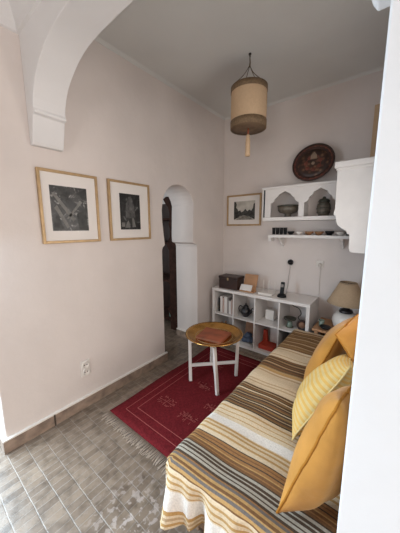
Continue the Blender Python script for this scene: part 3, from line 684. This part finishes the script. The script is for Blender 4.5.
def pat(s):
    """stripe colour at cloth length s from the far end"""
    def cyc(c, w, s0): return c[int((s-s0)/w) % len(c)]
    if s < .04: return 'cream'
    if s < .50: return cyc(['brown', 'brown', 'tan', 'olive', 'brown', 'olive'], .0145, .04)
    if s < .70:
        if .525 < s < .545 or .655 < s < .67: return 'tan'
        return 'cream'
    if s < .905: return cyc(['brown', 'brown', 'dk', 'olive', 'tan', 'brown', 'dk'], .011, .70)
    if s < .93: return 'gold'
    if s < 1.17:
        if 1.085 < s < 1.10 or 1.115 < s < 1.13 or .95 < s < .965: return 'tan'
        return 'cream'
    if s < 1.43: return cyc(['brown', 'dk', 'tan', 'dk', 'brown', 'olive', 'dk', 'cream', 'dk', 'olive'], .0095, 1.17)
    if s < 1.545:
        if 1.452 < s < 1.462 or 1.485 < s < 1.495 or 1.515 < s < 1.525: return 'gold'
        return 'cream'
    if s < 1.60: return 'white'
    if s < 1.695:
        if 1.607 < s < 1.617 or 1.633 < s < 1.643 or 1.662 < s < 1.672: return 'gold'
        return 'cream'
    if s < 1.785: return cyc(['dk', 'orange', 'brown', 'orange', 'dk', 'orange', 'gold', 'brown', 'orange', 'brown'], .009, 1.695)
    if s < 1.875: return cyc(['dk', 'grey'], .0100, 1.785)
    if s < 1.955: return cyc(['orange', 'steel', 'gold', 'brown', 'gold', 'steel', 'gold', 'brown'], .010, 1.875)
    if s < 2.045:
        if 1.972 < s < 1.984 or 2.0 < s < 2.012 or 2.030 < s < 2.040: return 'gold'
        return 'cream'
    if s < 2.135: return 'white'
    return cyc(['gold', 'cream', 'tan', 'cream'], .013, 2.135)
keys = list(TM)
def throw(bm):
    # across: a = arclength from the wall side out over the left edge; along: s from far end
    rtop = .045
    W = SX1 - SX0; hangL = .22
    la = []
    n1 = 44
    for i in range(n1+1): la.append(W*i/n1)
    ext = rtop*PI/2 + hangL
    for i in range(1, 21): la.append(W + ext*i/20)
    Ltop = SY1+.03 - SY0
    ns = 370; hangE = .235; Ltot = Ltop + rtop*PI/2 + hangE
    def fold(d, top, length):
        """distance d past the edge -> (outward, z)"""
        if d <= 0: return 0., top
        if d < rtop*PI/2:
            a = d/rtop; return rtop*math.sin(a), top - rtop*(1-math.cos(a))
        return rtop + .05*(d-rtop*PI/2), top - rtop - (d-rtop*PI/2)
    rows = []
    for j in range(ns+1):
        s = Ltot*j/ns; row = []
        for a in la:
            da = a - W; ds = s - Ltop
            x = SX1 - min(a, W); y = SY1+.03 - min(s, Ltop); y += .010*math.sin(a*5+.5)*max(0, min(1, (s-1.0)/.6))
            top = SZ + .004*math.sin(x*9+1)*math.sin(y*6) + .0035*math.sin(y*31+x*6) + .0025*math.sin(x*23-y*5)
            wob = .010*math.sin(x*8+.4)*max(0, min(1, (s-1.2)/.7))       # slightly curved stripes
            if da <= 0 and ds <= 0:
                z = top
            elif da > 0 and ds <= 0:
                o, z = fold(da, top, hangL); x -= o; h = max(0, da-.05)
                x -= h*.10*math.sin(y*19) ** 2 + .0
            elif ds > 0 and da <= 0:
                o, z = fold(ds, top, hangE); y -= o; h = max(0, ds-.03)
                y -= h*(.16*math.sin(x*27+.6*math.sin(x*7)+s*2)+.10*math.sin(x*55+1)); x += h*.07*math.sin(x*24+1.2)
                z += h*.02*math.sin(x*40)
            else:
                # rounded corner: the cloth falls in one big fold
                d = math.hypot(da, ds); th = math.atan2(ds, da)
                ov, z = fold(min(max(da, ds), max(hangL, hangE)+rtop*PI/2)*(.93+.07*math.cos(4*th)), top, hangL)
                fl = -.02*math.sin(2*th)*min(1, d/.25) + .012*math.sin(9*th)*min(1, d/.2)
                mxd = max(abs(math.cos(th)), abs(math.sin(th)))
                x -= (ov+fl)*math.cos(th)**.9 if math.cos(th) > 1e-6 else 0
                y -= (ov+fl)*math.sin(th)**.9 if math.sin(th) > 1e-6 else 0
            row.append(bm.verts.new((x, y, max(z, .17))))
        rows.append(row)
    for j in range(ns):
        s = Ltot*(j+.5)/ns
        for i in range(len(la)-1):
            sx = s
            f = bm.faces.new((rows[j][i], rows[j][i+1], rows[j+1][i+1], rows[j+1][i])); f.smooth = True
            f.material_index = keys.index(pat(sx))
o = make('striped_throw', throw, [TM[k] for k in keys])
sd = o.modifiers.new('thick', 'SOLIDIFY'); sd.thickness = .007; sd.offset = -1
tag(o, 'cream, brown and gold striped woven throw covering the daybed', 'blanket')

# ================================================================= CUSHIONS
def cushion(label, NB, FB, NT, FT, th, m, seam='ochred', back=1.0, stripes=None, pinch=.07, grp='cushions leaning on the right wall'):
    """four corners: near-bottom, far-bottom, near-top, far-top"""
    NB, FB, NT, FT = map(Vector, (NB, FB, NT, FT)); c = (NB+FB+NT+FT)/4
    n = (FB-NB).cross(NT-NB).normalized()
    if n.x > 0: n = -n
    t = thing('cushion', label, 'cushion', (c.x, c.y, min(NB.z, FB.z)), grp)
    def pt(u, v):   # u across near->far, v bottom->top in [-1,1]
        uu = u*(1-pinch*(1-v*v)); vv = v*(1-pinch*(1-u*u))
        a = (uu+1)/2; b = (vv+1)/2
        return NB*(1-a)*(1-b)+FB*a*(1-b)+NT*(1-a)*b+FT*a*b
    def hgt(u, v): return th*((1-abs(u)**2.4)*(1-abs(v)**2.4))**.55*(1+.05*math.sin(u*7+v*3))
    N_ = 44 if stripes else 30
    def body(bm):
        F = {}; K = {}
        for i in range(N_+1):
            for j in range(N_+1):
                u = math.sin(PI/2*(2*i/N_-1)); v = math.sin(PI/2*(2*j/N_-1))
                p = pt(u, v); h = hgt(u, v) if 0 < i < N_ and 0 < j < N_ else 0
                edge = i in (0, N_) or j in (0, N_)
                F[i, j] = bm.verts.new(p+n*h); K[i, j] = F[i, j] if edge else bm.verts.new(p-n*h*back)
        for i in range(N_):
            for j in range(N_):
                mi = 0
                if stripes:
                    vmid = (2*(j+.5)/N_-1); mi = 1 if j % 2 else 0
                f = bm.faces.new((F[i, j], F[i, j+1], F[i+1, j+1], F[i+1, j])); f.smooth = True; f.material_index = mi
                q = [K[i, j], K[i+1, j], K[i+1, j+1], K[i, j+1]]
                f = bm.faces.new(q); f.smooth = True; f.material_index = mi
    make('cushion_cover', body, [M[m], M[stripes]] if stripes else M[m], t)
    e = [pt(-1+2*k/14, -1) for k in range(14)]+[pt(1, -1+2*k/14) for k in range(14)]+[pt(1-2*k/14, 1) for k in range(14)]+[pt(-1, 1-2*k/14) for k in range(14)]
    make('piping', lambda bm: tube(bm, [p + n*random.uniform(-.002, .002) for p in e], .0045, 6, closed=True), M[seam], t)
    return t
cushion('large plain ochre cushion at the near end of the daybed', (1.742, .790, .470), (1.905, 1.03, .468), (1.908, .830, 1.00), (1.925, 1.02, .96), .090, 'ochre', back=.9, pinch=.03)
cushion('pale yellow cushion with cream woven stripes between ochre ones', (1.680, 1.16, .468), (1.615, 1.54, .468), (1.895, 1.22, .925), (1.860, 1.57, .83), .085, 'yel', seam='yelc', stripes='yelc', pinch=.03)
cushion('plain ochre cushion behind the pale striped one', (1.625, 1.50, .470), (1.60, 1.95, .470), (1.815, 1.62, .975), (1.82, 2.05, .90), .075, 'ochre', pinch=.04)
cushion('ochre cushion perched on top, one corner pointing left', (1.885, 1.42, .85), (1.780, 1.53, .935), (1.955, 1.70, .93), (1.860, 1.80, 1.00), .036, 'ochre', pinch=.04)

# ================================================================= DARK WOOD IN THE PASSAGE
t = thing('carved_wooden_cabinet', 'tall dark carved wooden cabinet seen through the arched passage', 'cabinet', (-.62, 2.7, 0))
YD = 2.54
def cab(bm):
    st = [(-.400, .001), (-.400, 1.30), (-.415, 1.36), (-.425, 1.40), (-.430, 1.80), (-.455, 1.90), (-.50, 1.96), (-.56, 1.985), (-.64, 1.99), (-.70, 1.96), (-.66, 1.90), (-.60, 1.84), (-.575, 1.76), (-.575, 1.66), (-.60, 1.60), (-.575, 1.54), (-.575, 1.42), (-.62, 1.36), (-.64, 1.28), (-.60, 1.22), (-.60, .80), (-.66, .75), (-.60, .70), (-.60, .40), (-.66, .30), (-.60, .22), (-.60, .001)]
    prism(bm, st, 'y', YD, YD+.04)
make('carved_stile', cab, M['doorwood'], t)
make('side_board', B(-.43, -.40, YD+.04, 3.0, .001, 1.80), M['doorwood'], t)
make('back_board', B(-1.3, -.43, 2.98, 3.0, .001, 1.95), M['darkwood'], t)
for z in (.10, .72, 1.30, 1.66): make('shelf', B(-1.3, -.43, YD+.045, 2.98, z, z+.03), M['doorwood'], t)
make('far_stile', B(-1.3, -1.22, YD, YD+.04, .001, 1.95), M['doorwood'], t)
tag(make('pale_vase', lambda bm: lathe(bm, [(.03, 1.332), (.045, 1.36), (.04, 1.42), (.02, 1.45), (.025, 1.47)], (-.68, 2.72, 0), 20), M['ceramic'], loc=(-.68, 2.72, 1.331)), 'small pale vase glimpsed on the dark wooden cabinet shelf', 'vase')
tag(make('steel_pot', lambda bm: lathe(bm, [(.06, .131), (.07, .15), (.07, .26), (.05, .29), (.0001, .30)], (-.70, 2.70, 0), 24), M['glassg'], loc=(-.70, 2.70, .131)), 'grey pot on the lowest shelf of the dark wooden cabinet', 'pot')

# ================================================================= LIGHT
def area(name, loc, rot, sx, sy, power, col):
    l = bpy.data.lights.new(name, 'AREA'); l.shape = 'RECTANGLE'; l.size = sx; l.size_y = sy; l.energy = power; l.color = col
    o = bpy.data.objects.new(name, l); C.objects.link(o); o.location = loc; o.rotation_euler = rot
    return o
area('added_front_window_light', (3.6, -4.88, 1.25), (PI/2, 0, 0), 2.4, 1.8, 54, (1.0, .93, .86))  # added light from an unseen window, raises the overall brightness
area('added_side_fill_light', (4.94, -.35, 1.1), (0, PI/2, 0), 1.6, 1.3, 46, (1.0, .91, .84))  # added fill for the left wall; the wall behind it has no window
area('garden_door_daylight', (-.33, -.38, 1.15), (0, -PI/2+.72, 0), 1.6, 1.3, 95, (.66, .85, 1.0))
area('added_daybed_fill_light', (1.985, 1.60, 1.55), (0, PI/2, 0), .8, .8, 7.5, (1.0, .93, .86))  # added fill to brighten the back room from its hidden right wall
area('far_room_daylight', (-1.6, .56, 1.5), (PI/2, 0, 0), 1.4, 1.4, 20, (.80, .92, 1.0))
w = bpy.data.worlds.new('world'); bpy.context.scene.world = w; w.use_nodes = True
w.node_tree.nodes['Background'].inputs[0].default_value = (.75, .85, 1, 1); w.node_tree.nodes['Background'].inputs[1].default_value = 1.0

# ================================================================= CAMERA
cam = bpy.data.cameras.new('camera'); co = bpy.data.objects.new('camera', cam); C.objects.link(co)
FW = Vector((-.6140034, .7735312, -.1570007)); RT = Vector((.7836601, .6211752, -.0042775)); UP = Vector((-.0942161, .1256616, .9875892))
mt = Matrix((RT, UP, -FW)).transposed().to_4x4(); mt.translation = Vector((1.99809, 0, 1.55)); co.matrix_world = mt
cam.sensor_fit = 'VERTICAL'; cam.sensor_height = 36; cam.lens = 244.709/533*36; cam.clip_start = .02
sc = bpy.context.scene; sc.camera = co
vs = sc.view_settings; vs.view_transform = 'Standard'; vs.look = 'None'; vs.gamma = 1; vs.use_curve_mapping = False; vs.exposure = 0.5
sc.cycles.max_bounces = 10; sc.cycles.diffuse_bounces = 6; sc.cycles.use_denoising = True
for o in list(bpy.data.objects):
    if '_w' in o: del o['_w']
